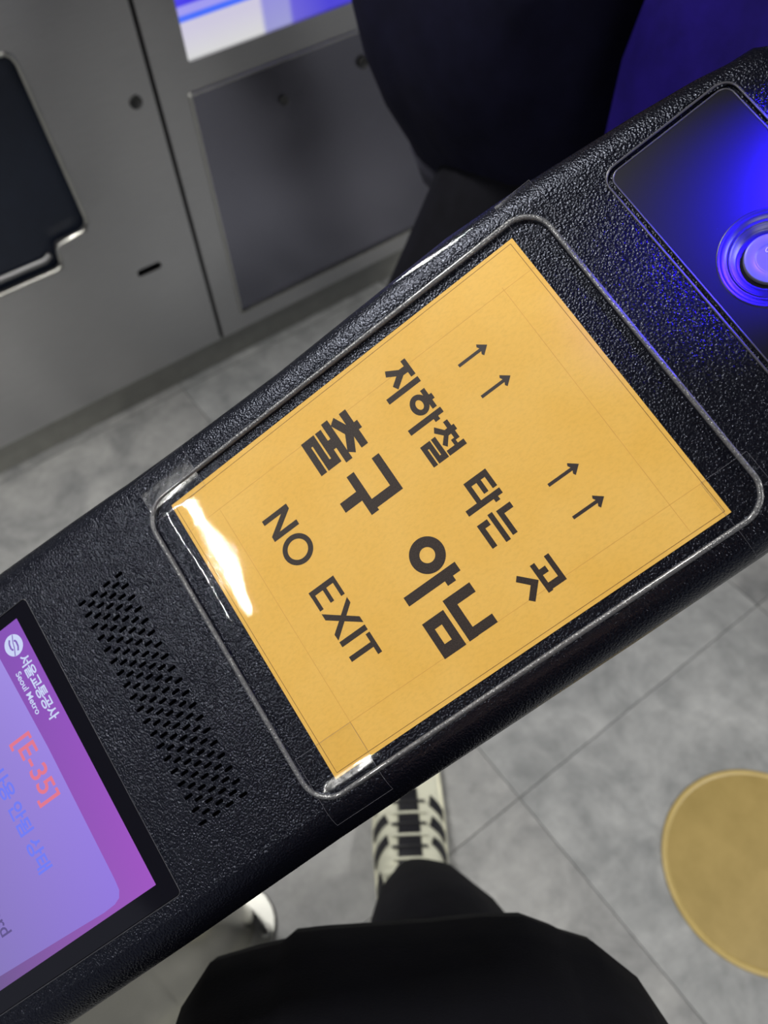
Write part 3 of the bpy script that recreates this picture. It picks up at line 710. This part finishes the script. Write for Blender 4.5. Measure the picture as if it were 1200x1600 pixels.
# coat: lower outline follows a padded hem
hem = [(-.152, -.01), (-.146, .030), (-.143, .060), (-.132, .079), (-.108, .083), (-.086, .0855), (-.078, .0905), (-.06, .091), (-.03, .0915), (.01, .0915), (.045, .0915), (.07, .090), (.088, .083), (.095, .080), (.112, .074), (.131, .055), (.146, .024), (.160, -.03), (.195, -.09)]
back = [(.225, -.15), (.215, -.22), (.17, -.29), (.08, -.335), (0, -.345), (-.08, -.335), (-.17, -.29), (-.215, -.22), (-.215, -.15), (-.195, -.08)]
HP = [Vector((x, y, 0)) for x, y in hem + back]
cen = Vector((0, -.13, 0)); rs = []
lv = [(.735, .955, 0), (.75, 1.0, 0), (.775, .985, 0), (.80, .95, 0), (.83, .965, .004), (.86, .93, 0), (.89, .945, .002), (.92, .905, 0), (.95, .92, .0), (.98, .87, 0), (1.02, .88, -.01), (1.06, .84, -.015), (1.12, .85, -.03), (1.20, .80, -.045), (1.30, .78, -.06), (1.37, .66, -.075), (1.41, .42, -.085), (1.44, .28, -.09)]
for z, s, dy in lv:
    q = max(0, z - .75); sy = (1 - .8 * q) * (.6 if z > 1.4 else .8 if z > 1.35 else 1); sx = (1 - 1.0 * q if z < .95 else .80) * (.45 if z > 1.43 else .6 if z > 1.4 else .85 if z > 1.35 else 1)
    puff = (s - .93) * .10 if .76 < z < 1.1 else 0
    F = .138 * (1.38 - z) - .004 - max(0, z - .80) * .38 if z > .77 else .087
    rs.append([(p.x * (sx + puff), F + puff * .3 + (p.y - .092) * sy, z + .004 * math.sin(i * 1.3)) for i, p in enumerate(HP)])
mb = MB(); mb.rings(rs, cap0=False, cap1=False)
ct = link('coat', mb.mesh('coat'), COAT, ph, I4, smooth=True); ct['label'] = 'black padded coat'
sd_ = ct.modifiers.new('thick', 'SOLIDIFY'); sd_.thickness = .012
for sx in (1, -1):
    mb = MB(); mb.tube([(sx * .14, -.24, 1.385), (sx * .20, -.24, 1.33), (sx * .25, -.215, 1.22), (sx * .26, -.20, 1.13), (sx * .21, -.155, 1.165), (sx * .145, -.115, 1.225)], [.06, .075, .068, .062, .055, .045], 16)
    link('sleeve', mb.mesh('sleeve'), COAT, ct, I4)
# trousers
def trouser_leg(mb, secs): loft(mb, secs, 40, 2.1, .035, 5, False)
mb = MB()
trouser_leg(mb, [(.006, .190, .085, .050, .066), (.006, .189, .10, .053, .069), (.008, .183, .16, .056, .072), (.012, .178, .22, .061, .076), (.018, .155, .30, .069, .080), (.024, .115, .40, .078, .086), (.028, .070, .50, .085, .09), (.04, -.02, .64, .092, .10), (.07, -.10, .84, .10, .12), (.06, -.14, .93, .11, .13)])
trouser_leg(mb, [(-.12, -.12, .05, .066, .082), (-.12, -.12, .07, .070, .085), (-.115, -.10, .3, .076, .085), (-.11, -.085, .48, .086, .09), (-.095, -.13, .84, .10, .12), (-.07, -.14, .93, .11, .13)])
tr = link('trousers', mb.mesh('trousers'), TROUS, ph, I4); tr['label'] = 'black wide-leg trousers'
sl = tr.modifiers.new('thick', 'SOLIDIFY'); sl.thickness = .004

# trainer: body surface as a function so the dark patches follow it
CREAM = simple('cream_leather', lin((205, 205, 186)), .5, 0, .4, vary=.06, scale=25); BLACKL = simple('black_leather', lin((28, 28, 32)), .45); SOLE = simple('cream_sole', lin((214, 212, 188)), .5)
def shoe(mw):
    Lh = .295
    def wdt(t): return .0455 + .0085 * math.sin(min(1, t * 1.25) * PI * .9) + .004 * t - (.044 * max(0, (t - .84) / .16) ** 2.2) - .014 * max(0, (.10 - t) / .10) ** 2
    def hgt(t): return .088 - .050 * smst(.22, .72, t) - .012 * max(0, (t - .85) / .15) ** 2
    def S(t, a, o=0):                                        # a from 0 (right side) to 1 (left side)
        an = PI * a; c, s = math.cos(an), math.sin(an)
        return ((wdt(t) + o) * math.copysign(abs(c) ** .8, c), -.055 + Lh * t, .022 + (hgt(t) - .022 + o) * abs(s) ** .8)
    m = MB(); rs = []
    for i in range(29):
        t = .26 + .74 * i / 28; rs.append([S(t, k / 20) for k in range(21)])
    m.rings(rs, closed=False, flip=True)
    rs = []
    for i in range(12):                                      # heel quarter, open at the ankle
        t = .26 * i / 11; rs.append([S(t, k / 40) for k in range(0, 15)])
    m.rings(rs, closed=False, flip=True)
    rs = []
    for i in range(12):
        t = .26 * i / 11; rs.append([S(t, 1 - k / 40) for k in range(0, 15)])
    m.rings(rs, closed=False, flip=False)
    up = link('shoe', m.mesh('shoe'), CREAM, ph, mw); up['label'] = 'cream trainer with black stripes'
    sm_ = up.modifiers.new('t', 'SOLIDIFY'); sm_.thickness = .003
    m = MB(); rs = []
    base = [(wdt(i / 24) + .004, -.055 - .004 + (Lh + .010) * i / 24) for i in range(25)]
    loop = [(x, y) for x, y in base] + [(-x, y) for x, y in reversed(base)]
    m.rings([[(x * s, y, z) for x, y in loop] for z, s in ((.001, .95), (.006, 1.0), (.024, 1.0), (.029, .96))], cap0=True, cap1=True)
    link('sole', m.mesh('sole'), SOLE, up, mw)
    def patch(pts, name, mat, o=.0022, n=6):
        (t0, a0), (t1, a1), (t2, a2), (t3, a3) = pts; m = MB(); rs = []
        for i in range(n + 1):
            u = i / n; row = []
            for j in range(n + 1):
                v = j / n
                tt = (t0 * (1 - v) + t1 * v) * (1 - u) + (t3 * (1 - v) + t2 * v) * u; aa = (a0 * (1 - v) + a1 * v) * (1 - u) + (a3 * (1 - v) + a2 * v) * u
                row.append(S(tt, aa, o))
            rs.append(row)
        m.rings(rs, closed=False, flip=True); q = link(name, m.mesh(name), mat, up, mw); q['label'] = 'black ' + name.replace('_', ' ')
        s2 = q.modifiers.new('t', 'SOLIDIFY'); s2.thickness = .0015; s2.offset = 0
    patch([(.27, .42), (.27, .58), (.72, .56), (.72, .44)], 'lace_strip', BLACKL, .003)
    for pts in ([(.30, .07), (.36, .05), (.44, .30), (.40, .33)], [(.42, .10), (.47, .08), (.56, .30), (.50, .34)], [(.54, .12), (.60, .10), (.68, .30), (.62, .33)],
                [(.30, .93), (.36, .95), (.46, .68), (.41, .66)], [(.44, .92), (.50, .94), (.58, .70), (.53, .66)], [(.58, .90), (.63, .92), (.70, .72), (.66, .68)],
                [(.10, .04), (.20, .03), (.27, .20), (.22, .24)], [(.08, .96), (.18, .97), (.27, .80), (.22, .76)]):
        patch(pts, 'side_stripe', BLACKL)
    m = MB()                                                 # padded collar and tongue
    col = [S(.26, a / 24 * 1.0, .002) for a in range(7, 18)]
    m.tube(col, .008, 8); m.tube([S(t * .26 / 10, .35, .001) for t in range(0, 11)], .006, 8); m.tube([S(t * .26 / 10, .65, .001) for t in range(0, 11)], .006, 8)
    link('collar', m.mesh('collar'), CREAM, up, mw)
    for i in range(6):
        t = .32 + i * .065; m = MB(); m.tube([S(t, .38 + .24 * k / 6, .0055) for k in range(7)], .0022, 6)
        link('lace', m.mesh('lace'), BLACKL if i % 2 else CREAM, up, mw)
    return up
s1 = shoe(Matrix.Translation((.0, .245, 0)) @ Matrix.Rotation(-.03, 4, 'Z')); s1['label'] = 'cream trainer with black stripes'
s2 = shoe(Matrix.Translation((-.12, -.12, 0)) @ Matrix.Rotation(.10, 4, 'Z'))

# ------------------------------------------------------------------ passer-by in the passage
def G3(s, z, off=.7): return GO + FDIR * s - FN * off + Vector((0, 0, z))
wk = empty('person', 'person in a dark navy coat walking through the passage, upper right', 'person', Matrix.Translation(G3(.3, 0)))
N_ = []; E_ = []
N_ += [(tuple(G3(.33, .95)), .13), (tuple(G3(.31, 1.12)), .12), (tuple(G3(.29, 1.32)), .13), (tuple(G3(.275, 1.45)), .06), (tuple(G3(.265, 1.49)), .055), (tuple(G3(.235, 1.57)), .082), (tuple(G3(.24, 1.635)), .075), (tuple(G3(.155, 1.56)), .014)]
E_ += [(0, 1), (1, 2), (2, 3), (3, 4), (4, 5), (5, 6), (5, 7)]
def leg2(pts):
    i = len(N_); N_.extend([(tuple(p), r) for p, r in pts]); E_.append((0, i)); E_.extend([(i + k, i + k + 1) for k in range(len(pts) - 1)])
leg2([(G3(.26, .86, .76), .085), (G3(-.005, .50, .76), .045), (G3(-.06, .10, .76), .038), (G3(-.10, .05, .76), .034), (G3(-.22, .035, .76), .028)])
leg2([(G3(.38, .86, .62), .085), (G3(.48, .48, .62), .058), (G3(.66, .14, .62), .038), (G3(.64, .09, .62), .034), (G3(.53, .035, .62), .028)])
for so, q in ((.90, 1), (.50, -1)):
    i = len(N_); N_.extend([(tuple(G3(.29, 1.42, .7 + q * .18)), .055), (tuple(G3(.34, 1.20, .7 + q * .22)), .042), (tuple(G3(.10, 1.20, .7 + q * .14)), .030)])
    E_.extend([(2, i), (i, i + 1), (i + 1, i + 2)]); hand_nodes(N_, E_, i + 2, -FDIR + Vector((0, 0, .2)), ZUP, FN * q)
skin_body('body', N_, E_, 0, SKIN, wk)
rotw = math.atan2(FDIR.y, FDIR.x)
def sec(s, z, rx, ry, off=.7): p = G3(s, z, off); return (p.x, p.y, z, rx, ry, rotw)
mb = MB(); loft(mb, [sec(.255, 1.722, .012, .012), sec(.255, 1.718, .045, .04), sec(.257, 1.695, .082, .074), sec(.262, 1.65, .094, .088), sec(.275, 1.60, .085, .088), sec(.295, 1.55, .062, .078), sec(.305, 1.50, .045, .06)], 24, 2.0, .02, 2)
link('hair', mb.mesh('hair'), HAIR, wk, I4)
mb = MB()
loft(mb, [sec(.41, .735, .27, .20), sec(.408, .75, .275, .205), sec(.395, .80, .285, .21), sec(.375, .86, .300, .215), sec(.355, .92, .305, .215), sec(.34, .98, .305, .21), sec(.325, 1.05, .285, .21), sec(.31, 1.2, .24, .215), sec(.30, 1.35, .20, .22), sec(.28, 1.45, .13, .15), sec(.265, 1.49, .08, .08)], 64, 2.4, .02, 11, False)
c2 = link('coat', mb.mesh('coat'), COAT2, wk, I4); c2['label'] = 'dark navy coat with a stitched hem band'
m2_ = c2.modifiers.new('t', 'SOLIDIFY'); m2_.thickness = .008
mb = MB()                                                    # stitched front edge band
loft(mb, [sec(.409, .733, .276, .206), sec(.4085, .75, .280, .210), sec(.401, .776, .283, .212), sec(.400, .778, .278, .208)], 64, 2.4, .02, 11, False)
link('hem_band', mb.mesh('hem_band'), m_fabric('hem_cloth', (.030, .030, .042)), c2, I4)
for q in (1, -1):
    mb = MB(); mb.tube([G3(.29, 1.44, .7 + q * .14), G3(.30, 1.39, .7 + q * .20), G3(.34, 1.24, .7 + q * .235), G3(.35, 1.17, .7 + q * .23), G3(.27, 1.17, .7 + q * .20), G3(.12, 1.20, .7 + q * .15)], [.06, .075, .066, .062, .055, .045], 16)
    link('sleeve', mb.mesh('sleeve'), COAT2, c2, I4)
def limb(mb, pts): 
    P = [G3(*p[:3]) for p in pts]; mb.tube(P, [p[3] for p in pts], 24)
mb = MB(); limb(mb, [(.30, .92, .74, .12), (.235, .82, .76, .115), (.12, .66, .76, .105), (.02, .53, .76, .096), (-.01, .46, .76, .092), (-.02, .40, .76, .086), (-.03, .28, .76, .074), (-.06, .10, .76, .070)])
limb(mb, [(.36, .92, .64, .12), (.39, .82, .62, .11), (.48, .48, .62, .09), (.55, .32, .62, .078), (.65, .14, .62, .07)])
link('trousers', mb.mesh('trousers'), TROUS, wk, I4)
for pts in ([(-.02, .05, .76, .036), (-.08, .055, .76, .046), (-.14, .045, .76, .044), (-.21, .037, .76, .036), (-.25, .032, .76, .020)], [(.70, .13, .62, .036), (.66, .10, .62, .046), (.61, .065, .62, .044), (.55, .042, .62, .036), (.51, .034, .62, .020)]):
    mb = MB(); limb(mb, pts); link('shoe', mb.mesh('shoe'), RUBBER, wk, I4)
# bag in front of the coat, its cloth coloured blue to imitate glare
BM = frame(G3(.33, .66, .985), FDIR, FN, ZUP)
mb = MB(); rs = []
for z, sx_, sy_ in ((0, .20, .085), (.01, .235, .10), (.06, .25, .115), (.2, .255, .12), (.36, .25, .11), (.42, .24, .09), (.47, .225, .055), (.48, .21, .03)):
    rs.append([(math.copysign(abs(math.cos(2 * PI * k / 48)) ** .5, math.cos(2 * PI * k / 48)) * sx_ * .92 * (1 + .02 * math.sin(k * .9 + z * 9)), math.copysign(abs(math.sin(2 * PI * k / 48)) ** .6, math.sin(2 * PI * k / 48)) * sy_ * .5 * (1 + .04 * math.sin(k * 1.7)), z) for k in range(48)])
mb.rings(rs, cap0=True, cap1=True)
bag = link('shoulder_bag', mb.mesh('shoulder_bag'), BAGM, None, BM); tag(bag, 'dark cloth shoulder bag with blue glare in its colour, in front of the navy coat, top right', 'bag')
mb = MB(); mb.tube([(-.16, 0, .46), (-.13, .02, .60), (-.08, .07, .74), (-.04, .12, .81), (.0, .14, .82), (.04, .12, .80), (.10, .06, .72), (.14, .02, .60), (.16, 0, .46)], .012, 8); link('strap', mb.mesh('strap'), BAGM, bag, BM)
